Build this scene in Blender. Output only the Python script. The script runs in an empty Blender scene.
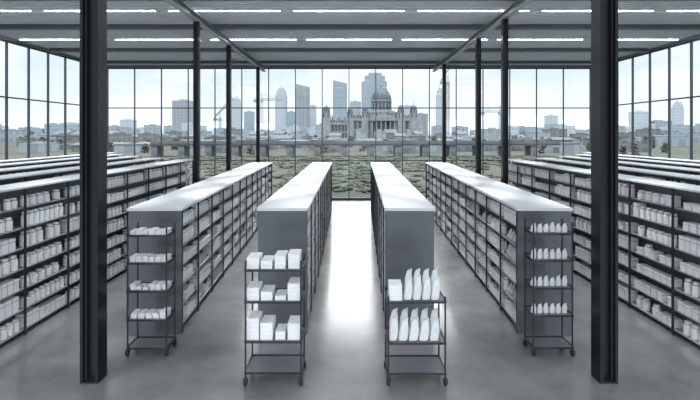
import bpy, math, random, bmesh
from mathutils import Vector, Matrix
R = random.Random(7)
sc = bpy.context.scene
COL = sc.collection
CAMZ = 3.48; F = 467.0; HX = 349.0; HY = 134.0

# ------------------------------------------------------------ materials
def nmat(name, col, rough=0.5, metal=0.0, var=0.03, scale=6.0, bump=0.0, emit=None, spec=0.5):
    m = bpy.data.materials.new(name); m.use_nodes = True
    nt = m.node_tree; b = nt.nodes['Principled BSDF']
    tc = nt.nodes.new('ShaderNodeTexCoord'); nz = nt.nodes.new('ShaderNodeTexNoise')
    nz.inputs['Scale'].default_value = scale; nz.inputs['Detail'].default_value = 4
    nt.links.new(tc.outputs['Object'], nz.inputs['Vector'])
    cr = nt.nodes.new('ShaderNodeValToRGB')
    cr.color_ramp.elements[0].position = 0.3; cr.color_ramp.elements[1].position = 0.7
    cr.color_ramp.elements[0].color = [max(0, c*(1-var)) for c in col[:3]]+[1]
    cr.color_ramp.elements[1].color = [min(1, c*(1+var)) for c in col[:3]]+[1]
    nt.links.new(nz.outputs['Fac'], cr.inputs['Fac'])
    nt.links.new(cr.outputs['Color'], b.inputs['Base Color'])
    b.inputs['Roughness'].default_value = rough; b.inputs['Metallic'].default_value = metal
    b.inputs['Specular IOR Level'].default_value = spec
    if bump:
        bp = nt.nodes.new('ShaderNodeBump'); bp.inputs['Strength'].default_value = bump
        nt.links.new(nz.outputs['Fac'], bp.inputs['Height']); nt.links.new(bp.outputs['Normal'], b.inputs['Normal'])
    if emit:
        b.inputs['Emission Color'].default_value = (*emit[:3], 1); b.inputs['Emission Strength'].default_value = emit[3]
    return m

M_black = nmat('black_steel', (0.025,0.028,0.034), 0.32, 0.2)
M_upright = nmat('upright_steel', (0.04,0.045,0.052), 0.35, 0.2)
M_column = nmat('column_steel', (0.010,0.013,0.017), 0.33, 0.4)
M_frame = nmat('window_frame_metal', (0.06,0.075,0.09), 0.4, 0.4)
M_panel = nmat('grey_panel', (0.125,0.136,0.15), 0.28, 0.35)
M_board = nmat('shelf_board_grey', (0.34,0.36,0.38), 0.4, 0.1)
M_back = nmat('shelf_back_grey', (0.10,0.11,0.12), 0.6)
M_top = nmat('white_laminate', (0.74,0.76,0.78), 0.4, var=.005)
M_racktop = nmat('rack_top_grey', (0.66,0.69,0.71), 0.4, var=.01)
M_white = nmat('white_card', (0.86,0.87,0.885), 0.5, var=0.01)
M_seam = nmat('card_seam', (0.2,0.22,0.24), 0.5, var=0.05)
M_pouch = nmat('white_foil', (0.66,0.68,0.70), 0.4, var=0.08, bump=0.6, scale=3.5)
M_tray = nmat('tray_steel', (0.20,0.215,0.235), 0.35, 0.3)
M_rubber = nmat('rubber', (0.012,0.012,0.013), 0.6)
M_beam = nmat('beam_steel', (0.13,0.15,0.17), 0.45, 0.2)
M_girder = nmat('girder_steel', (0.26,0.285,0.31), 0.4, 0.2)
M_slat = nmat('ceiling_slat', (0.48,0.51,0.54), 0.4, 0.1)
M_ceil = nmat('ceiling_panel', (0.82,0.85,0.88), 0.5, scale=2, var=.005)
M_lamp = nmat('led_tube', (0.95,0.97,1), 0.4, emit=(0.95,0.98,1.0,18.0))
M_stone = nmat('grey_stone', (0.18,0.197,0.213), 0.8, var=0.15, scale=0.6, spec=.1)
M_dome = nmat('dome_copper', (0.04,0.058,0.074), 0.6, var=0.12, scale=0.8)
M_dark = nmat('dark_opening', (0.035,0.045,0.057), 0.5)
M_roof = nmat('slate_roof', (0.10,0.11,0.122), 0.9, var=0.2, scale=0.3, spec=.05)
M_leafA = nmat('foliage_green', (0.062,0.072,0.058), 1, var=0.2, scale=2.5, bump=0.3, spec=0)
M_leafB = nmat('foliage_brown', (0.082,0.082,0.07), 1, var=0.2, scale=2.5, bump=0.3, spec=0)
M_bark = nmat('bark', (0.06,0.056,0.05), 0.9, spec=0)
M_crane = nmat('crane_steel', (0.2,0.23,0.26), 0.6, spec=.1)
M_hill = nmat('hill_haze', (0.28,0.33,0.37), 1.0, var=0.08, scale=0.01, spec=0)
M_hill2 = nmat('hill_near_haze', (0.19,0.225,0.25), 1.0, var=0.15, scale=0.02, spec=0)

def glass_mat():
    m = bpy.data.materials.new('window_glass'); m.use_nodes = True
    nt = m.node_tree; nt.nodes.clear()
    o = nt.nodes.new('ShaderNodeOutputMaterial'); mx = nt.nodes.new('ShaderNodeMixShader')
    t = nt.nodes.new('ShaderNodeBsdfTransparent'); t.inputs['Color'].default_value = (0.97,0.985,0.99,1)
    g = nt.nodes.new('ShaderNodeBsdfGlossy'); g.inputs['Roughness'].default_value = 0.03
    mx.inputs[0].default_value = 0.04; nt.links.new(t.outputs[0], mx.inputs[1])
    nt.links.new(g.outputs[0], mx.inputs[2]); nt.links.new(mx.outputs[0], o.inputs['Surface'])
    return m
M_glass = glass_mat()

def floor_mat():
    m = bpy.data.materials.new('polished_concrete'); m.use_nodes = True
    nt = m.node_tree; b = nt.nodes['Principled BSDF']
    tc = nt.nodes.new('ShaderNodeTexCoord')
    n1 = nt.nodes.new('ShaderNodeTexNoise'); n1.inputs['Scale'].default_value = 1.1; n1.inputs['Detail'].default_value = 8; n1.inputs['Roughness'].default_value = 0.62
    n2 = nt.nodes.new('ShaderNodeTexNoise'); n2.inputs['Scale'].default_value = 0.8; n2.inputs['Detail'].default_value = 2
    for n in (n1, n2): nt.links.new(tc.outputs['Object'], n.inputs['Vector'])
    cr = nt.nodes.new('ShaderNodeValToRGB')
    cr.color_ramp.elements[0].position = 0.3; cr.color_ramp.elements[0].color = (0.12,0.125,0.13,1)
    cr.color_ramp.elements[1].position = 0.7; cr.color_ramp.elements[1].color = (0.27,0.275,0.28,1)
    nt.links.new(n1.outputs['Fac'], cr.inputs['Fac']); nt.links.new(cr.outputs['Color'], b.inputs['Base Color'])
    b.inputs['Roughness'].default_value = .42
    m2 = nt.nodes.new('ShaderNodeMapRange'); m2.inputs['From Min'].default_value = 0.3; m2.inputs['From Max'].default_value = 0.7
    m2.inputs['To Min'].default_value = 0.14; m2.inputs['To Max'].default_value = 0.22
    nt.links.new(n2.outputs['Fac'], m2.inputs['Value']); nt.links.new(m2.outputs[0], b.inputs['Coat Roughness'])
    b.inputs['Specular IOR Level'].default_value = 1.0
    b.inputs['Coat Weight'].default_value = 1.0; b.inputs['Coat IOR'].default_value = 2.0
    return m
M_floor = floor_mat()
M_ground = nmat('outdoor_ground', (0.072,0.076,0.066), 1, var=0.2, scale=0.15, spec=0)
M_ground.node_tree.nodes['Noise Texture'].inputs['Detail'].default_value = 10

def facade(name, wall, win, sx=3.0, sz=3.4, fx=0.55, fz=0.5):
    m = bpy.data.materials.new(name); m.use_nodes = True
    nt = m.node_tree; b = nt.nodes['Principled BSDF']; b.inputs['Roughness'].default_value = 0.7; b.inputs['Specular IOR Level'].default_value = .1
    tc = nt.nodes.new('ShaderNodeTexCoord'); sp = nt.nodes.new('ShaderNodeSeparateXYZ')
    nt.links.new(tc.outputs['Object'], sp.inputs[0])
    def mt(op, a, c=None):
        n = nt.nodes.new('ShaderNodeMath'); n.operation = op
        for i,q in enumerate((a,c)):
            if q is None: continue
            if isinstance(q,(int,float)): n.inputs[i].default_value = q
            else: nt.links.new(q, n.inputs[i])
        return n.outputs[0]
    h = mt('ADD', sp.outputs[0], sp.outputs[1])
    a = mt('LESS_THAN', mt('FRACT', mt('DIVIDE', h, sx)), fx)
    c = mt('LESS_THAN', mt('FRACT', mt('DIVIDE', sp.outputs[2], sz)), fz)
    k = mt('MULTIPLY', a, c)
    mx = nt.nodes.new('ShaderNodeMix'); mx.data_type = 'RGBA'
    nt.links.new(k, mx.inputs[0]); mx.inputs[6].default_value = (*wall,1); mx.inputs[7].default_value = (*win,1)
    nt.links.new(mx.outputs[2], b.inputs['Base Color'])
    return m
FAC = [facade('facade_pale', (0.30,0.34,0.37), (0.24,0.28,0.315)),  # distance haze is mixed into these wall and window colours
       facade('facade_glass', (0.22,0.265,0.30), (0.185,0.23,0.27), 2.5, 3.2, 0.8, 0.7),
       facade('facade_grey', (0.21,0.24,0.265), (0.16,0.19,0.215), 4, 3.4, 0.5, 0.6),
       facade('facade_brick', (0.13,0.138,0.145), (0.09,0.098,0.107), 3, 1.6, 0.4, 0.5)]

# ------------------------------------------------------------ mesh helper
class MB:
    def __init__(s): s.v=[]; s.f=[]; s.m=[]; s.mats=[]
    def mi(s, mat):
        if mat not in s.mats: s.mats.append(mat)
        return s.mats.index(mat)
    def box(s, x0,x1,y0,y1,z0,z1, mat):
        i=len(s.v); k=s.mi(mat)
        s.v += [(x0,y0,z0),(x1,y0,z0),(x1,y1,z0),(x0,y1,z0),(x0,y0,z1),(x1,y0,z1),(x1,y1,z1),(x0,y1,z1)]
        for f in ((0,3,2,1),(4,5,6,7),(0,1,5,4),(1,2,6,5),(2,3,7,6),(3,0,4,7)):
            s.f.append(tuple(i+a for a in f)); s.m.append(k)
        return s
    def bar(s, p, q, r, mat):
        p=Vector(p); q=Vector(q); d=(q-p).normalized()
        u=d.cross(Vector((0,0,1)))
        if u.length<0.01: u=d.cross(Vector((0,1,0)))
        u.normalize(); w=d.cross(u); i=len(s.v); k=s.mi(mat)
        for c in (p,q):
            for a,b in ((-1,-1),(1,-1),(1,1),(-1,1)): s.v.append(tuple(c+u*a*r+w*b*r))
        for f in ((0,3,2,1),(4,5,6,7),(0,1,5,4),(1,2,6,5),(2,3,7,6),(3,0,4,7)):
            s.f.append(tuple(i+a for a in f)); s.m.append(k)
        return s
    def loft(s, rings, mat, cap=True, mats=None):
        n=len(rings[0]); i=len(s.v); k=s.mi(mat)
        for r in rings: s.v += [tuple(p) for p in r]
        for j in range(len(rings)-1):
            kk = s.mi(mats[j]) if mats and mats[j] else k
            for a in range(n):
                b=(a+1)%n
                s.f.append((i+j*n+a, i+j*n+b, i+(j+1)*n+b, i+(j+1)*n+a)); s.m.append(kk)
        if cap:
            s.f.append(tuple(i+a for a in reversed(range(n)))); s.m.append(k)
            s.f.append(tuple(i+(len(rings)-1)*n+a for a in range(n))); s.m.append(k)
        return s
    def lathe(s, prof, mat, seg=16, c=(0,0,0), mats=None):
        rings=[[(c[0]+r*math.cos(2*math.pi*a/seg), c[1]+r*math.sin(2*math.pi*a/seg), c[2]+z) for a in range(seg)] for r,z in prof]
        return s.loft(rings, mat, True, mats)
    def gable(s, x0,x1,y0,y1,z0,z1, mat):
        i=len(s.v); k=s.mi(mat); xm=(x0+x1)/2
        s.v+=[(x0,y0,z0),(x1,y0,z0),(xm,y0,z1),(x0,y1,z0),(x1,y1,z0),(xm,y1,z1)]
        for f in ((0,1,2),(3,5,4),(0,2,5,3),(1,4,5,2)): s.f.append(tuple(i+q for q in f)); s.m.append(k)
    def add(s, o, M):
        i=len(s.v); s.v += [tuple(M @ Vector(p)) for p in o.v]
        for f,m in zip(o.f,o.m): s.f.append(tuple(i+a for a in f)); s.m.append(s.mi(o.mats[m]))
    def mesh(s, name, smooth=False):
        me=bpy.data.meshes.new(name); me.from_pydata(s.v,[],s.f)
        for m in s.mats: me.materials.append(m)
        me.polygons.foreach_set('material_index', s.m)
        if smooth: me.polygons.foreach_set('use_smooth',[True]*len(s.f))
        me.update(); return me

def link(o): COL.objects.link(o); return o
def obj(name, data, loc=(0,0,0), rz=0, parent=None, label=None, cat=None, group=None, kind=None):
    o=bpy.data.objects.new(name, data); link(o); o.location=loc; o.rotation_euler=(0,0,rz)
    if parent: o.parent=parent
    if label: o['label']=label
    if cat: o['category']=cat
    if group: o['group']=group
    if kind: o['kind']=kind
    return o
def bx(*a): return MB().box(*a)

# ------------------------------------------------------------ room shell
WX=12.7; WY=24.6; CH=7.1; HD=.14
obj('floor', bx(-WX-.2,WX+.2,-3,WY+.15,-0.2,0,M_floor).mesh('floor'), kind='structure', label='polished grey concrete floor reflecting daylight')
cm_=bx(-WX-.2,WX+.2,-1,WY+.15,CH,CH+0.25,M_ceil)
y=9.0
while y<WY-.3: cm_.box(-WX,WX,y,y+.03,CH-.04,CH,M_slat); y+=.2
obj('ceiling', cm_.mesh('ceiling'), kind='structure', label='grey ribbed steel ceiling')
TR=[2.1,4.85]
def window(n, w, loc, rz):
    mb=MB(); t=0.02; dp=0.045
    mb.box(0,t,-dp,dp,0,CH-HD,M_frame).box(w-t,w,-dp,dp,0,CH-HD,M_frame)
    mb.box(t,w-t,-dp,dp,0,0.12,M_frame).box(t,w-t,-dp,dp,CH-HD-.06,CH-HD,M_frame)
    for z in TR: mb.box(t,w-t,-dp*.9,dp*.9,z-.025,z+.025,M_frame)
    f=obj('window_%d'%n, mb.mesh('window_frame'), loc, rz, kind='structure', label='tall dark metal framed glazing bay')
    g=MB(); g.v=[(t,0,.12),(w-t,0,.12),(w-t,0,CH-HD-.06),(t,0,CH-HD-.06)]; g.mi(M_glass); g.f=[(0,1,2,3)]; g.m=[0]
    obj('glass_pane', g.mesh('glass_pane'), parent=f)
wn=1
NB=18; bw=2*WX/NB
for i in range(NB):
    window(wn,bw,(-WX+i*bw,WY,0),0); wn+=1
sb=1.2
for sgn in (-1,1):
    for i in range(19):
        y=WY-(i+1)*sb
        window(wn,sb,(sgn*(WX+.06),y,0),math.pi/2); wn+=1
obj('trim_1', bx(-WX,WX,WY-.12,WY+.1,CH-HD,CH,M_beam).mesh('trim'), kind='structure', label='dark steel header above glazing')
for k,sgn in ((2,-1),(3,1)):
    x=sgn*(WX+.06)
    obj('trim_%d'%k, bx(x-.1,x+.1,1.8,WY-.12,CH-HD,CH,M_beam).mesh('trim'), kind='structure', label='dark steel header above glazing')

def ibeam(L, h=0.34, w=0.24, m=None):
    m=m or M_beam
    return MB().box(-L/2,L/2,-w/2,w/2,-.025,0,m).box(-L/2,L/2,-w/2,w/2,-h,-h+.025,m).box(-L/2,L/2,-.012,.012,-h+.025,-.025,M_beam)
g='steel ceiling beams'
me=ibeam(2*WX-.3,0.18,0.2).mesh('beam')
for y in (3,6,9,12,15.4,19.6,22.9):
    obj('ceiling_beam', me, (0,y,CH), 0, label='dark grey steel cross beam under ceiling', cat='beam', group=g)
GX=4.4
me=ibeam(WY-1.5,0.2,0.17,M_girder).mesh('beam')
for x in (-GX,GX):
    obj('ceiling_girder', me, (x,(WY-1.5)/2+1.2,CH-.18), math.pi/2, label='steel I-section girder running over the slim columns', cat='beam', group='steel ceiling girders')
def ledme(L):
    h=MB().box(-L/2-.03,L/2+.03,-.028,.028,0.0,.06,M_slat).mesh('lamp_housing')
    t=MB().box(-L/2,L/2,-.014,.014,-.008,0.0,M_lamp).mesh('lamp_tube'); return h,t
h_,t_=ledme(3.2)
for y in (1.5,4.4,7.4,10.4,13.5,17.6):
    for i in range(7):
        e=obj('ceiling_light', None, ((i-3)*3.6,y,CH-.12), label='slim white linear ceiling light, lit', cat='ceiling light', group='linear ceiling lights')
        obj('housing', h_, (0,0,.06), parent=e); obj('light_tube', t_, (0,0,.06), parent=e)

def column(x,y,w,top,lab):
    e=obj('steel_column', None, (x,y,0), label=lab, cat='column', group='black steel columns')
    t=w*0.16
    mb=MB().box(-w/2,-w/2+t,-w/2,w/2,.02,top,M_column).box(w/2-t,w/2,-w/2,w/2,.02,top,M_column).box(-w/2+t,w/2-t,-t*.5,t*.5,.02,top,M_column)
    mb.box(-w/2+t,-w/2+t*1.7,-w*.3,w*.3,.02,top,M_black).box(w/2-t*1.7,w/2-t,-w*.3,w*.3,.02,top,M_black)
    obj('column_shaft', mb.mesh('column_shaft'), parent=e)
    obj('base_plate', bx(-w*.5,w*.5,-w*.5,w*.5,0,.02,M_black).mesh('base_plate'), parent=e)
for x in (-3.62,3.62): column(x,6.62,.25,CH-.05,'thick black H-section steel column beside a cart')
for x,y in ((-GX,13.5),(-GX,17.1),(-GX,22.6),(GX,13.2),(GX,15.9),(GX,21.6)):
    column(x,y,.16,CH-.38,'slim dark steel column rising between shelving rows')

# ------------------------------------------------------------ goods meshes
def box_mb(lo=False):
    mb=MB(); mb.box(-.5,.5,-.5,.5,0,.74,M_white)
    mb.box(-.49,.49,-.49,.49,.74,.78,M_seam)
    mb.box(-.51,.51,-.51,.51,.78,1,M_white)
    return mb
def can_mb(seg):
    prof=[(.44,0),(.5,.03),(.5,.2),(.5,.55),(.5,.70),(.45,.76),(.34,.78),(.34,.84),(.40,.84),(.40,.97),(.38,1.0)]
    return MB().lathe(prof,M_white,seg,mats=[None,None,None,None,None,None,M_seam,None,None,None])
def pouch_mb(n):
    rings=[]
    for z,w,d in ((0,.44,.34),(.03,.49,.5),(.2,.5,.46),(.45,.49,.38),(.65,.46,.26),(.8,.40,.15),(.88,.34,.06),(.885,.36,.05),(1.0,.31,.045)):
        r=[]
        for a in range(n):
            t=2*math.pi*a/n; c,s_=math.cos(t),math.sin(t)
            wob=.035*math.sin(7*z+3*t)
            r.append((w*math.copysign(abs(c)**.4,c)+.3*z+wob, (d+wob*.6)*math.copysign(abs(s_)**.7,s_)+.25*z, z+(.07*c if z>.8 else 0)))
        rings.append(r)
    return MB().loft(rings,M_pouch)
HI={'product_box':box_mb(),'product_canister':can_mb(18),'product_pouch':pouch_mb(22)}
LO={'product_box':box_mb(True),'product_canister':can_mb(12),'product_pouch':pouch_mb(10)}
HM={k:v.mesh(k,smooth=False) for k,v in HI.items()}
def smooth(me):
    me.polygons.foreach_set('use_smooth',[True]*len(me.polygons))
    me.set_sharp_from_angle(angle=math.radians(38))
for k in ('product_canister','product_pouch'): smooth(HM[k])
LAB={'product_box':'plain white lidded cardboard carton','product_canister':'white round tub with screw lid','product_pouch':'crumpled white foil pouch with narrow crimped top'}
CAT={'product_box':'box','product_canister':'tub','product_pouch':'pouch'}
place={k:[] for k in HI}
def put(kind, p, rz, s, where, prio=False):
    place[kind].append((0 if prio else 1, p, rz, s, where))

def unit(name, W, L, H, levels, bay, loc, rz, label, group, topmat, endpanel, fill, cat='shelving unit', mix=('product_box',), gh=(.5,.8), wh='on shelving', wr=(.11,.17), tt=.05, gapr=(.01,.04), ur=.014):
    e=obj(name,None,loc,rz,label=label,cat=cat,group=group)
    nb=max(1,round(L/bay)); b=L/nb; t=.02
    obj('top_panel', bx(-W/2-.02,W/2+.02,-.02,L+.02,H-tt,H,topmat).mesh('top_panel'), parent=e)
    if endpanel:
        pm=bx(-W/2,W/2,0,.03,0,H-tt,M_panel).mesh('end_panel')
        obj('end_panel', pm, parent=e); obj('end_panel', pm, (0,L-.03,0), parent=e)
    y0=.03 if endpanel else 0
    bm=bx(-W/2+.03,W/2-.03,y0+.005,L-y0-.005,-t,0,M_board).mesh('shelf_board')
    for z in levels: obj('shelf_board', bm, (0,0,z), parent=e)
    obj('back_panel', bx(-.01,.01,y0+.005,L-y0-.005,.04,H-tt,M_back).mesh('back_panel'), parent=e)
    um=bx(-ur,ur,-ur,ur,0,H-tt,M_upright).mesh('upright')
    for i in range(nb+1):
        yy=min(max(i*b,.03+y0),L-.03-y0)
        for sx in (-1,1): obj('upright', um, (sx*(W/2-.008),yy,0), parent=e)
    M=Matrix.Translation(loc) @ Matrix.Rotation(rz,4,'Z')
    allz=list(levels)+[H-.02]
    for side in fill:
        for li,z in enumerate(levels):
            if fill[side] is not None and li not in fill[side]: continue
            gap=allz[li+1]-z-t
            for i in range(nb):
                ya=max(i*b,y0)+.05; yb=min((i+1)*b,L-y0)-.04; y=ya
                kind=R.choice(mix)
                if R.random()<.02: continue
                hh=gap*R.uniform(*gh); ww=R.uniform(*wr); dd=min(W/2-.1,R.uniform(.14,.24)); sp_=R.uniform(*gapr); kk=R.choice((1,1,.85,.65))
                while y+ww<yb:
                    if R.random()<.05: y+=ww*.8; continue
                    if R.random()<.1:
                        kind=R.choice(mix); hh=gap*R.uniform(*gh); ww=R.uniform(*wr)
                        if y+ww>=yb: break
                    if kind=='product_canister': s=(ww*.95,ww*.95,hh); dx=ww/2+.04
                    elif kind=='product_pouch': s=(ww*.65,.09,hh); dx=.12
                    else: s=(ww*.95,dd,hh*kk); dx=dd/2+.04
                    p=M @ Vector((side*(W/2-dx),y+ww/2,z+.0015))
                    put(kind,p,rz+side*math.pi/2+(R.uniform(-.03,.03) if kind!='product_pouch' else R.uniform(-.08,.08)),s,wh)
                    y+=ww+sp_
    return e

LV=[.12+i*.345 for i in range(6)]
DF=8.09
def X(px,d): return (px-HX)*d/F
def island(pxl,pxr,xb_c,side,fillside,mix):
    xl,xr=X(pxl,DF),X(pxr,DF); W=xr-xl; c=(xl+xr)/2
    L=21.1-DF; rz=-math.atan2(xb_c-c,L)
    unit('shelving_island',W,L,2.2,LV,1.1,(c,DF,0),rz,
      'long white-topped shelving island with grey end panel, stocked with white goods','double-sided shelving islands',
      M_top,True,{fillside:None},mix=mix,gh=(.48,.76),wh='white goods on the shelving islands',wr=(.1,.16))
MIX=('product_box','product_box','product_pouch','product_canister','product_canister')
island(129,181,-3.92,-1,1,MIX)
island(258,307,-1.2,-1,1,MIX)
island(386,434,1.4,1,-1,MIX)
island(518,571,3.92,1,-1,MIX)
LV2=[.1+i*.352 for i in range(7)]
for s in (-1,1):
    mix2=('product_canister','product_canister','product_canister','product_canister','product_box') if s<0 else ('product_box','product_box','product_canister')
    for j,(xi,y0,L) in enumerate(((5.6,5.6,11.2),(7.1,6.5,11.3),(8.6,8,11.3),(10.1,9.5,11.5),(11.5,11.5,11.5))):
        unit('storage_rack',.56,L,2.57,LV2,1.2,(s*(xi+.28),y0,0),0,
          'tall thin-framed open storage rack stocked with white '+('tubs' if s<0 else 'boxes'),'storage racks near the glazed walls',
          M_racktop,False,{-s:(None if j==0 else [6])},mix=mix2,gh=(.52,.8),wh='white goods on the storage racks',wr=(.11,.18),tt=.03,gapr=(.015,.05),ur=.015)

# ------------------------------------------------------------ carts
def cart(x,y,w,d,levels,top,label):
    e=obj('shelf_cart',None,(x,y,0),0,label=label,cat='cart',group='rolling shelf carts')
    pm=MB().lathe([(.013,0),(.013,top-.12),(.010,top-.115)],M_black,10).mesh('post')
    cm=MB()
    cm.lathe([(.016,.09),(.016,.12)],M_black,8)
    cm.box(-.03,.03,-.02,.02,.082,.095,M_black)
    cm.box(-.03,-.022,-.025,.025,.03,.09,M_black).box(.022,.03,-.025,.025,.03,.09,M_black)
    cme=cm.mesh('caster_fork')
    wm=MB()
    rg=[[(xx,rr*math.cos(2*math.pi*a/18),.045+rr*math.sin(2*math.pi*a/18)) for a in range(18)] for xx,rr in ((-.019,.036),(-.014,.045),(.014,.045),(.019,.036))]
    wm.loft(rg,M_rubber); wme=wm.mesh('wheel')
    for sx in (-1,1):
        for sy in (0,1):
            px,py=sx*(w/2-.016),sy*d+(-.016 if sy else .016)
            obj('post',pm,(px,py,.12),parent=e)
            c=obj('caster',cme,(px,py,0),parent=e); obj('wheel',wme,(0,0,0),parent=c)
    t=MB(); a,b=w/2,d
    t.box(-a,a,0,b,-.012,0,M_tray).box(-a,a,0,.01,-.022,.006,M_black).box(-a,a,b-.01,b,-.022,.025,M_black)
    t.box(-a,-a+.01,.01,b-.01,-.022,.015,M_black).box(a-.01,a,.01,b-.01,-.022,.015,M_black)
    tm=t.mesh('tray')
    for z in levels: obj('tray',tm,(0,0,z),parent=e)
    return e
WB='white goods on the carts'
def bxp(x,yy,z,w,d,h,rz=0): put('product_box',Vector((x,yy,z+.002)),rz,(w,d,h),WB,True)
def stack(x,yy,z,w,d,hs,j=.02):
    for h in hs: bxp(x,yy,z,w*R.uniform(.97,1),d*R.uniform(.97,1),h,R.uniform(-j,j)); z+=h+.002
def pch(x,yy,z,w,h,rz,d=.09): put('product_pouch',Vector((x,yy,z+.002)),rz,(w,d,h),WB,True)
cx=X(273,6.45); y=6.45
cart(cx,y,.8,.5,[.18,.61,1.16,1.60],1.72,'black steel rolling cart with four trays of stacked white boxes')
zt=1.60
stack(cx-.29,y+.2,zt,.17,.3,(.05,.05,.05)); stack(cx-.1,y+.2,zt,.16,.3,(.06,.05)); stack(cx+.09,y+.2,zt,.15,.3,(.06,.06,.06)); stack(cx+.28,y+.2,zt,.16,.3,(.07,.07,.06))
zt=1.16
stack(cx-.29,y+.2,zt,.17,.3,(.06,.06,.05)); stack(cx-.1,y+.2,zt,.16,.3,(.06,.06)); stack(cx+.09,y+.2,zt,.15,.28,(.06,)); stack(cx+.28,y+.2,zt,.17,.3,(.06,.06,.06,.05))
zt=.61
stack(cx-.29,y+.2,zt,.17,.3,(.06,.06,.06,.06,.05)); stack(cx-.1,y+.2,zt,.17,.3,(.06,.06,.06,.05)); stack(cx+.09,y+.2,zt,.14,.28,(.06,.05)); stack(cx+.28,y+.2,zt,.17,.3,(.06,.06,.06,.04),.05)
cx=X(417,6.45)
cart(cx,y,.82,.5,[.17,.59,1.16],1.22,'black steel rolling cart holding leaning white pouches')
stack(cx-.29,y+.16,1.16,.18,.24,(.08,.07,.07),.03)
for i in range(4): pch(cx-.12+i*.128,y+.1,1.16,.115,.29+R.uniform(-.02,.03),R.uniform(.0,.2))
for i in range(4): pch(cx-.1+i*.125,y+.3,1.16,.115,.35,R.uniform(.0,.2))
for i in range(5): pch(cx-.33+i*.145,y+.1,.59,.13,.29+R.uniform(-.03,.03),R.uniform(.0,.15))
for i in range(5): pch(cx-.31+i*.145,y+.3,.59,.125,.35,R.uniform(.0,.15))
y=7.3
cx=X(148,7.35)
cart(cx,y,.64,.38,[.13,.57,1.02,1.46,1.89],2.03,'tall black steel rolling cart with small white packets on trays')
for k in range(6): bxp(cx-.25+k*.1,y+.16,1.89,.085,.2,.06+.02*(k%2),R.uniform(-.05,.05))
for k in range(6): stack(cx-.25+k*.1,y+.16,1.46,.085,.2,(R.choice((.04,.05)),.035))
for k in range(6): stack(cx-.25+k*.1,y+.16+R.uniform(0,.02),1.02,.08,.2,(.04,)*R.choice((1,2,2)),.08)
for k in range(5): stack(cx-.23+k*.115,y+.16,.57,.095,.2,(.04,.035,.03,.03)[:R.choice((2,3,4))],.12)
cx=X(552,7.35)
cart(cx,y,.64,.38,[.14,.64,1.07,1.50,1.92],2.1,'tall black steel rolling cart with rows of small white pouches')
for lv in (.64,1.07,1.50,1.92):
    for k in range(6): pch(cx-.27+k*.098,y+.12,lv,.078,.14+R.uniform(-.02,.02),R.uniform(.0,.2),.08)

# ------------------------------------------------------------ emit goods
camp=Vector((0,0,CAMZ))
for k,lst in place.items():
    def key(t):
        p=t[1]; px=HX+p.x*F/p.y; vis=0 if (-15<px<715 and HY+(CAMZ-p.z)*F/p.y<410) else 5
        return (t[0]+vis, (p-camp).length)
    lst.sort(key=key)
    stuff=MB()
    base=None
    for i,(pr,p,rz,s,wh) in enumerate(lst):
        if i<300:
            if base is None: base=obj(k,HM[k]); o=base
            else: o=base.copy(); COL.objects.link(o)
            o.location=p; o.rotation_euler=(0,0,rz); o.scale=s
            o['label']=LAB[k]; o['category']=CAT[k]; o['group']=wh
        else:
            stuff.add(LO[k], Matrix.Translation(p)@Matrix.Rotation(rz,4,'Z')@Matrix.Diagonal((*s,1)))
    if stuff.v:
        sm_=stuff.mesh(k+'_stock')
        if k!='product_box': smooth(sm_)
        obj(k+'_stock', sm_, label='many more distant '+CAT[k]+' goods, white, filling the shelves', cat=CAT[k], kind='stuff')
    print(k,len(lst))

# ------------------------------------------------------------ outside
def W(px,D): return (px-HX)*D/F
def Z(py,D): return CAMZ+(HY-py)*D/F
gm=MB()
gm.v=[(-2500,WY+.2,-.05),(2500,WY+.2,-.05),(2500,3000,-.05),(-2500,3000,-.05),(-2500,-200,-.05),(-WX-.3,-200,-.05),(-WX-.3,WY+.2,-.05),(2500,-200,-.05),(WX+.3,-200,-.05),(WX+.3,WY+.2,-.05)]
gm.f=[(0,1,2,3),(4,5,6,0),(8,7,1,9)]; gm.m=[0,0,0]; gm.mats=[M_ground]
obj('ground', gm.mesh('ground'), kind='structure', label='muted brown-green open ground outside the glazing')

def hill(D,mat,base,amp,seed,name,lab):
    r=random.Random(seed); ph=[r.uniform(0,6.28) for _ in range(5)]
    mb=MB(); n=160; vs=[]
    for i in range(n+1):
        x=-D*1.4+2.8*D*i/n; u=i/n*10
        hgt=base+amp*(.5+.3*math.sin(u*1.1+ph[0])+.15*math.sin(u*2.7+ph[1])+.06*math.sin(u*6+ph[2])+.03*math.sin(u*15+ph[3]))
        hgt=max(1,hgt*(0.55+0.45*abs(x)/(D*.8)) )
        vs+= [(x,D,-1),(x,D+hgt*1.2,hgt),(x,D+hgt*4,-1)]
    mb.v=vs; mb.mi(mat)
    for i in range(n):
        for k in (0,1): mb.f.append((3*i+k,3*i+3+k,3*i+4+k,3*i+1+k)); mb.m.append(0)
    obj(name,mb.mesh(name,True),label=lab,cat='hill')
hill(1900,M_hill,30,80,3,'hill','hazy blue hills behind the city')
hill(1100,M_hill2,5,22,9,'hill','low grey-green rise with hazy woodland')

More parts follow.
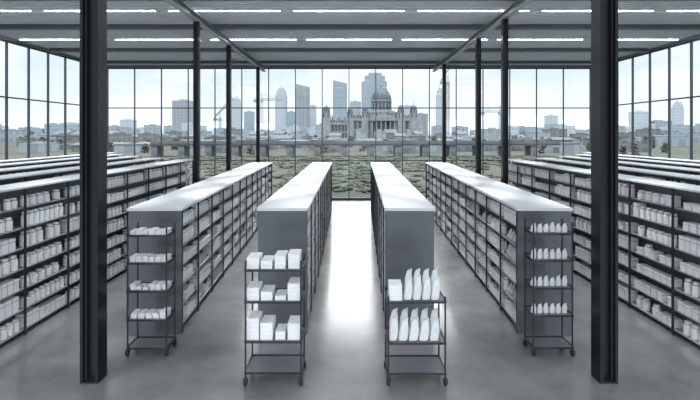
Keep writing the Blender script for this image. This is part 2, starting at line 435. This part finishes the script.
foot=[]
def clear(x0,x1,y0,y1,m=1.5):
    for a in foot:
        if x0-m<a[1] and x1+m>a[0] and y0-m<a[3] and y1+m>a[2]: return False
    return True
def building(px0,px1,ptop,D,mat,style=0,lab=None,depth=None,force=False,m=1.5):
    x0,x1=W(px0,D),W(px1,D); w=x1-x0; h=Z(ptop,D); d=depth or w*.9
    if not clear(x0,x1,D,D+d,m):
        if not force: return
        for q in range(20):
            D2=D+q*12; a0,a1=W(px0,D2),W(px1,D2)
            if clear(a0,a1,D2,D2+d*1.3): return building(px0,px1,ptop,D2,mat,style,lab,depth)
        return
    foot.append((x0-.3,x1+.3,D-.4,D+d+.3))
    mb=MB(); a=w/2
    if style==0:
        e=min(.3,h*.08)
        mb.box(-a,a,0,d,0,h,mat); mb.box(-a-e*.3,a+e*.3,-e*.3,d+e*.3,h,h+h*.012+e*.3,mat); mb.box(-a*.4,a*.3,d*.3,d*.7,h+e*.3,h+h*.04+e*2,mat)
    elif style==1:
        mb.box(-a,a,0,d,0,h*.86,mat); mb.box(-a*.75,a*.85,d*.1,d*.9,h*.86,h*.95,mat); mb.box(-a*.45,a*.6,d*.2,d*.8,h*.95,h,mat); mb.bar((0,d*.5,h),(0,d*.5,h*1.06),.4,M_crane)
    elif style==2:
        mb.box(-a,a,0,d,0,h*.7,mat)
        i=len(mb.v); k=mb.mi(M_roof); e=.25
        mb.v+=[(-a-e,-e,h*.7),(a+e,-e,h*.7),(a+e,d+e,h*.7),(-a-e,d+e,h*.7),(-a-e,d/2,h),(a+e,d/2,h)]
        for f in ((0,1,5,4),(2,3,4,5),(0,4,3),(1,2,5),(0,3,2,1)): mb.f.append(tuple(i+q for q in f)); mb.m.append(k)
        mb.box(a*.5,a*.5+.6,d/2-.3,d/2+.3,h*.8,h*1.12,M_roof)
    elif style==3:
        mb.box(-a,a,0,d,0,h*.9,mat); i=len(mb.v); k=mb.mi(mat)
        mb.v+=[(-a,0,h*.9),(a,0,h*.9),(a,d,h*.9),(-a,d,h*.9),(-a,0,h),(-a,d,h),(a,0,h*.94),(a,d,h*.94)]
        for f in ((0,1,6,4),(1,2,7,6),(2,3,5,7),(3,0,4,5),(4,6,7,5)): mb.f.append(tuple(i+q for q in f)); mb.m.append(k)
        for q in (-.5,0,.5): mb.box(q*w*.9-.3,q*w*.9+.3,-.4,0,0,h*.9,M_crane)
    elif style==4:
        e=.12
        mb.box(-a,a,0,d,0,h*.85,mat); mb.box(-a-e,a+e,-e,d+e,h*.85,h*.9,M_roof)
        q=-a+1
        while q<a-3: mb.box(q,q+1.8,d*.3,d*.7,h*.9,h,M_roof); mb.box(q+.2,q+1.4,-.03,0,0,h*.55,M_roof); q+=3.6
    nm={0:'office_building',1:'tower_block',2:'gabled_house',3:'glass_tower',4:'low_shed'}[style]
    lb=lab or {0:'hazy grey flat-roofed building in the city',1:'hazy stepped high-rise tower above the skyline',2:'low gabled building with slate roof',3:'pale glass high-rise with sloping crown',4:'long low dark grey shed with roof monitors'}[style]
    return obj(nm,mb.mesh(nm),((x0+x1)/2,D,-.05),0,label=lb,cat='building',group={0:'city flat-roofed buildings',1:'city towers',2:'low gabled buildings',3:'city glass towers',4:'long low sheds'}[style])
foot.append((W(318,250),W(421,250),244,275))
for a in ((333,347,80,520,FAC[1],3),(362,387,72,560,FAC[1],1),(275,286,88,560,FAC[0],1),(296,309,84,560,FAC[2],3),
  (172,190,101,520,FAC[2],0),(231,240,98,540,FAC[0],1),(244,253,112,600,FAC[1],0),(309,316,106,620,FAC[0],0),
  (403,412,106,640,FAC[0],0),(287,295,112,640,FAC[1],0),(437,444,88,560,FAC[0],1),
  (350,361,102,600,FAC[0],0),(415,428,114,600,FAC[2],0),(548,558,116,540,FAC[0],0),
  (636,650,112,480,FAC[0],0),(655,672,121,480,FAC[2],0),(676,684,102,520,FAC[0],1),
  (120,132,120,540,FAC[0],0),(60,74,123,500,FAC[0],0)):
    building(*a,force=True)
VD=72; vx0,vx1=W(150,VD),W(560,VD); foot.append((vx0-1,vx1+1,VD-1.5,VD+5))
e=obj('railway_viaduct',None,(0,VD,-.05),0,label='long low dark railway viaduct crossing behind the scrub',cat='bridge')
obj('deck',bx(vx0,vx1,0,3,1.75,2.05,M_roof).box(vx0,vx1,-.1,0,2.0,2.45,M_roof).mesh('deck'),parent=e)
x=vx0+.5; pm=bx(-.5,.5,.2,2.8,0,1.75,FAC[3]).mesh('pier')
while x<vx1: obj('pier',pm,(x,0,0),parent=e); x+=4.2
px=-40
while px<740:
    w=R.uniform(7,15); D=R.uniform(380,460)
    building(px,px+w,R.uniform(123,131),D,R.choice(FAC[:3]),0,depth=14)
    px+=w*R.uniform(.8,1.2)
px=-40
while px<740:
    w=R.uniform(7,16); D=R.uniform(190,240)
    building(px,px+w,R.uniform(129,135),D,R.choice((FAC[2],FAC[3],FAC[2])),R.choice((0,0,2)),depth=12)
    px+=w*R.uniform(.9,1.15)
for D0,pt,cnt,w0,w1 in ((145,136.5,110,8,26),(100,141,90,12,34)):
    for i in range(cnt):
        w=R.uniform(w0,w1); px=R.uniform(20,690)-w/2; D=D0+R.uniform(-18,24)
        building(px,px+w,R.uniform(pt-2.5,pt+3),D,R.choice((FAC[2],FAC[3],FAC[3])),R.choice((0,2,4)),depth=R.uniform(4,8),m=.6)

# domed civic building
D=250
W0=W(383,D)
e=obj('domed_city_hall',None,(W0,D,-.05),0,label='grey stone domed civic hall with corner turrets and lower side wing',cat='building')
xl=W(321,D)-W0; xr=W(418,D)-W0; H=Z(118.5,D)
def block(b,x0,x1,H,n,y0=0,gab=4):
    b.box(x0,x1,y0,22,0,H*.48,M_stone); b.box(x0+.4,x1-.4,y0+.5,21.5,H*.48,H*.9,M_stone); b.box(x0-.3,x1+.3,y0-.4,22.4,H*.9,H,M_stone); b.box(x0-.2,x1+.2,y0-.3,22.3,H*.45,H*.5,M_stone)
    st=(x1-x0)/n
    for i in range(n):
        xx=x0+(i+.5)*st
        b.box(xx-.6,xx+.6,y0+.42,y0+.52,H*.54,H*.86,M_dark); b.box(xx-.6,xx+.6,y0-.03,y0+.05,H*.08,H*.4,M_dark)
        b.box(xx+st/2-.22,xx+st/2+.22,y0-.2,y0+.5,H*.5,H*.9,M_stone)
        if i%gab==1:
            b.gable(xx-1.5,xx+1.5,y0-.3,y0+3,H,H+2.2,M_stone); b.box(xx-.4,xx+.4,y0-.34,y0-.31,H+.2,H+1,M_dark)
            b.box(xx+2,xx+2.6,2,2.7,H,H+3.4,M_stone)
xm=W(349,D)-W0
b=MB(); block(b,xm,xr,H,16)
b.box(xm+2,xr-2,3,20,H,H+2,M_roof); b.box(-8.6,8.6,1.5,18,H,H+3.2,M_stone); b.box(-9,9,1.1,18.4,H+3.2,H+3.6,M_stone)
for q in range(8): b.box(-7.8+q*2.05,-7+q*2.05,1.42,1.5,H+.6,H+2.7,M_dark)
obj('main_block',b.mesh('main_block'),parent=e)
b=MB(); block(b,xl,xm-.5,H*.8,8,1.2,3); b.box(xl+1,xm-1,3,18,H*.8,H*.8+1.6,M_roof)
for q in range(3): b.lathe([(.5,H*.8),(.45,H*.8+3),(.6,H*.8+3.1),(.1,H*.8+4.4)],M_stone,8,(xl+6+q*3.2,3,0))
obj('side_wing',b.mesh('side_wing'),parent=e)
p=MB()
for i in range(6): p.lathe([(.45,0),(.4,.3),(.33,H*.9)],M_stone,8,(-6+i*2.4,-3,0))
p.box(-7,7,-3.8,-.4,H*.9,H*1.0,M_stone)
p.gable(-7.2,7.2,-3.9,1.4,H,H+3,M_stone)
p.box(-6.4,6.4,-.44,-.41,.3,H*.85,M_dark)
obj('portico',p.mesh('portico'),parent=e)
d=MB(); zt=H; r=W(393.5,D)-W0
d.box(-r*1.25,r*1.25,6,6+r*2.5,zt,zt+4.6,M_stone); cy=6+r*1.25
d.lathe([(r*1.1,zt+4.6),(r*1.1,zt+5.2),(r*.86,zt+5.2),(r*.86,zt+10),(r*1.06,zt+10),(r*1.06,zt+10.6)],M_stone,24,(0,cy,0))
for q in range(16):
    a=2*math.pi*q/16; d.lathe([(.3,zt+5.2),(.26,zt+10)],M_stone,6,(math.cos(a)*r*.98,cy+math.sin(a)*r*.98,0))
    a+=math.pi/16; cx_,cy_=math.cos(a)*r*.87,cy+math.sin(a)*r*.87; d.box(cx_-.5,cx_+.5,cy_-.3,cy_+.3,zt+5.5,zt+9.4,M_dark)
obj('drum',d.mesh('drum'),parent=e)
d=MB(); z0=zt+10.6
d.lathe([(r*.98*math.cos(t),z0+ r*1.2*math.sin(t)) for t in [i*math.pi/2/8*.9 for i in range(9)]],M_dome,24,(0,cy,0))
for q in range(12):
    a=2*math.pi*q/12
    for j in range(6):
        t0=j*math.pi/2/7; t1=(j+1)*math.pi/2/7
        d.bar((r*math.cos(t0)*math.cos(a),cy+r*math.cos(t0)*math.sin(a),z0+r*1.22*math.sin(t0)),(r*math.cos(t1)*math.cos(a),cy+r*math.cos(t1)*math.sin(a),z0+r*1.22*math.sin(t1)),.1,M_roof)
obj('dome',d.mesh('dome'),parent=e)
l=MB(); zz=z0+r*1.14
l.lathe([(1.0,zz),(.9,zz+.4),(.65,zz+.4),(.65,zz+2.2),(.9,zz+2.3),(.7,zz+2.8),(.3,zz+3.3),(.08,zz+3.6),(.05,zz+4.6)],M_stone,12,(0,cy,0))
obj('lantern',l.mesh('lantern'),parent=e)
def turret(px,tp,w):
    t=MB(); x=W(px,D)-W0; zt_=Z(tp,D); h0=H; hh=zt_-h0
    t.box(x-w,x+w,-.6,-.6+2*w,0,h0+hh*.3,M_stone)
    for sx in (-1,1):
        t.box(x+sx*w*.5-.35,x+sx*w*.5+.35,-.7,-.6,h0+.4,h0+hh*.3,M_dark)
    t.lathe([(w*.9,h0+hh*.3),(w*.8,h0+hh*.3),(w*.8,h0+hh*.55),(w*.95,h0+hh*.56)],M_stone,12,(x,w-.6,0))
    for q in range(8):
        a=2*math.pi*q/8; t.box(x+math.cos(a)*w*.8-.25,x+math.cos(a)*w*.8+.25,w-.6+math.sin(a)*w*.8-.2,w-.6+math.sin(a)*w*.8+.2,h0+hh*.34,h0+hh*.5,M_dark)
    t.lathe([(w*.85*math.cos(a),h0+hh*.56+hh*.28*math.sin(a)) for a in [i*.3 for i in range(6)]]+[(.1,h0+hh)],M_dome,12,(x,w-.6,0))
    obj('corner_turret',t.mesh('corner_turret'),parent=e)
for px_,tp,w in ((326,103,2.4),(350,105,1.7),(365,104,1.8),(401,102,1.9),(414,102,2.2)): turret(px_,tp,w)

def crane(px,top,D,jl,jr,slew=0.0,up=0.0):
    x=W(px,D)
    for q in range(12):
        if clear(x-2,x+2,D-2,D+2): break
        D+=8; x=W(px,D)
    foot.append((x-2,x+2,D-2,D+2))
    h=Z(top,D); m=MB(); r=.9
    for a in (-r,r):
        for c in (-r,r): m.bar((a,c,0),(a,c,h),.2,M_crane)
    z=0; f=1
    while z<h-2: m.bar((-r*f,-r,z),(r*f,-r,z+2),.1,M_crane); m.bar((r,-r*f,z),(r,r*f,z+2),.1,M_crane); z+=2; f=-f
    m.box(-1.3,1.3,-1.3,1.3,h-2,h,M_crane)
    e=obj('tower_crane',None,(x,D,-.05),slew,label='grey lattice tower crane on the skyline',cat='crane',group='tower cranes')
    obj('mast',m.mesh('mast'),parent=e)
    j=MB()
    j.bar((-jl,0,h),(jr,0,h+up),.4,M_crane); j.bar((-jl*.9,0,h+1.6),(jr*.9,0,h+1.4+up),.25,M_crane); j.bar((0,0,h),(0,0,h+6),.3,M_crane)
    j.bar((0,0,h+6),(jr*.8,0,h+1.4+up*.8),.15,M_crane); j.bar((0,0,h+6),(-jl*.8,0,h+1.4),.15,M_crane)
    q=0
    while q<jr*.85: j.bar((q,0,h+up*q/jr),(q+1.5,0,h+1.4+up*q/jr),.12,M_crane); q+=3
    j.box(-jl,-jl+3,-1,1,h-2.2,h,M_crane)
    obj('jib',j.mesh('jib'),parent=e)
crane(448,82,430,8,10,.3,24); crane(220,118,430,6,14,-.2,18); crane(262,100,440,8,20,.2,0); crane(500,112,430,18,8,.1,0)

def ico(mb,c,r,mat,rr,sub=2):
    bm=bmesh.new(); bmesh.ops.create_icosphere(bm,subdivisions=sub,radius=1)
    i=len(mb.v); k=mb.mi(mat)
    for v in bm.verts:
        f=r*(1+rr.uniform(-.25,.25)); mb.v.append((c[0]+v.co.x*f,c[1]+v.co.y*f,c[2]+v.co.z*f*.85))
    for f in bm.faces: mb.f.append(tuple(i+v.index for v in f.verts)); mb.m.append(k)
    bm.free()
def tree(mat,seed,trunk=True):
    rr=random.Random(seed); mb=MB()
    if trunk:
        mb.lathe([(.04,0),(.03,.25),(.015,.6)],M_bark,7)
        for q in range(44):
            a=rr.uniform(0,6.28); zz=rr.uniform(.08,.92); d_=rr.uniform(0,.42)*(1.15-zz); ico(mb,(d_*math.cos(a),d_*math.sin(a),zz),rr.uniform(.06,.13),mat,rr,2)
    else:
        for q in range(34):
            a=rr.uniform(0,6.28); d_=rr.uniform(0,.85); ico(mb,(d_*math.cos(a),d_*math.sin(a),rr.uniform(.0,.3)*(1-d_)+.02),rr.uniform(.09,.2),mat,rr,2)
    return mb.mesh('tree' if trunk else 'shrub',True)
T=[tree(M_leafA,1),tree(M_leafB,2)]
S=[tree(M_leafA,5,False),tree(M_leafB,6,False),tree(M_leafA,7,False)]
def plant(me,name,x,y,h,lab,g,cat,sz=1,r=.35):
    r*=h*sz
    if not clear(x-r,x+r,y-r,y+r,.0): return
    foot.append((x-r,x+r,y-r,y+r))
    o=obj(name,me,(x,y,-.06),R.uniform(0,6.28),label=lab,cat=cat,group=g); o.scale=(h*sz,h*sz,h)
for i in range(170):
    D_=R.uniform(76,175); px_=R.uniform(20,680); k=R.randrange(2)
    plant(T[k],'tree',W(px_,D_),D_,R.uniform(1.6,2.4) if D_<100 else R.uniform(2,3.4),'leafy grey-green tree outside the glazing','trees outside','tree',1.2,.5)
n_s=0
for i in range(1800):
    if n_s>=295: break
    D_=28+42*R.random()**1.2; px_=R.uniform(170,540); k=R.randrange(3); n0=len(foot)
    plant(S[k],'shrub',W(px_,D_),D_,R.uniform(.7,1.15),'low brown-green shrub outside the glazing','shrubs outside','shrub',1.4,.8)
    n_s+=len(foot)-n0

# ------------------------------------------------------------ world & lights
w=bpy.data.worlds.new('sky'); sc.world=w; w.use_nodes=True; nt=w.node_tree
bg=nt.nodes.get('Background') or nt.nodes.new('ShaderNodeBackground')
ow=nt.nodes.get('World Output') or nt.nodes.new('ShaderNodeOutputWorld')
nt.links.new(bg.outputs[0],ow.inputs[0])
tc=nt.nodes.new('ShaderNodeTexCoord'); sp=nt.nodes.new('ShaderNodeSeparateXYZ')
nt.links.new(tc.outputs['Generated'],sp.inputs[0])
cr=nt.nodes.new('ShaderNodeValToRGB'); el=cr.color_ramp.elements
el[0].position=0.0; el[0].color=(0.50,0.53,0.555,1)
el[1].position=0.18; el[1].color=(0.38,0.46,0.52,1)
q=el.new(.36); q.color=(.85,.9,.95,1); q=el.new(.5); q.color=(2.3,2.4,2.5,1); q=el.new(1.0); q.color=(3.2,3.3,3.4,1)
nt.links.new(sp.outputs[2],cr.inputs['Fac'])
mp=nt.nodes.new('ShaderNodeMapping'); mp.inputs['Scale'].default_value=(1,1,3.2)
nt.links.new(tc.outputs['Generated'],mp.inputs[0])
nz=nt.nodes.new('ShaderNodeTexNoise'); nz.inputs['Scale'].default_value=4.5; nz.inputs['Detail'].default_value=8
nt.links.new(mp.outputs[0],nz.inputs['Vector'])
c2=nt.nodes.new('ShaderNodeValToRGB'); c2.color_ramp.elements[0].position=.42; c2.color_ramp.elements[1].position=.66
nt.links.new(nz.outputs['Fac'],c2.inputs['Fac'])
mx=nt.nodes.new('ShaderNodeMix'); mx.data_type='RGBA'
nt.links.new(c2.outputs['Color'],mx.inputs[0]); nt.links.new(cr.outputs['Color'],mx.inputs[6])
vm=nt.nodes.new('ShaderNodeVectorMath'); vm.operation='MAXIMUM'; vm.inputs[1].default_value=(0.57,0.58,0.59)
nt.links.new(cr.outputs['Color'],vm.inputs[0]); nt.links.new(vm.outputs[0],mx.inputs[7])
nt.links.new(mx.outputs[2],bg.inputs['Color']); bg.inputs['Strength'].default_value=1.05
sl=bpy.data.lights.new('sun','SUN'); sl.energy=0.5; sl.angle=math.radians(35); sl.color=(1,.98,.95)
so=bpy.data.objects.new('sun',sl); link(so); el_=math.radians(26)
so.rotation_euler=Vector((0,math.cos(el_),math.sin(el_))).to_track_quat('Z','Y').to_euler()
for i,(x,ys,pw) in enumerate(((-2.3,(10,12.8,15.6,18.4),950),(2.3,(10,12.8,15.6,18.4),950),(-4.85,(8.5,11.3,14.6,19),650),(4.85,(8.5,11.3,14.6,19),650),(0,(8.2,11),400))):  # added fill spots to brighten the aisle floors, no fixtures behind them
    for y in ys:
        l=bpy.data.lights.new('aisle_fill_spot','SPOT'); l.energy=pw; l.spot_size=math.radians(38); l.spot_blend=1; l.shadow_soft_size=.04; l.color=(.95,.98,1)
        o=bpy.data.objects.new('aisle_fill_spot',l); link(o); o.location=(x,y+.25,CH-.06)

sc.view_settings.view_transform='Standard'; sc.view_settings.look='None'; sc.view_settings.exposure=0.95

cam=bpy.data.cameras.new('camera'); co=bpy.data.objects.new('camera',cam); link(co)
cam.sensor_width=36; cam.lens=36*F/700; cam.shift_x=(350-HX)/700; cam.shift_y=-(200-HY)/700; cam.clip_end=6000
co.location=(0,0,CAMZ); co.rotation_euler=(math.pi/2,0,0); sc.camera=co
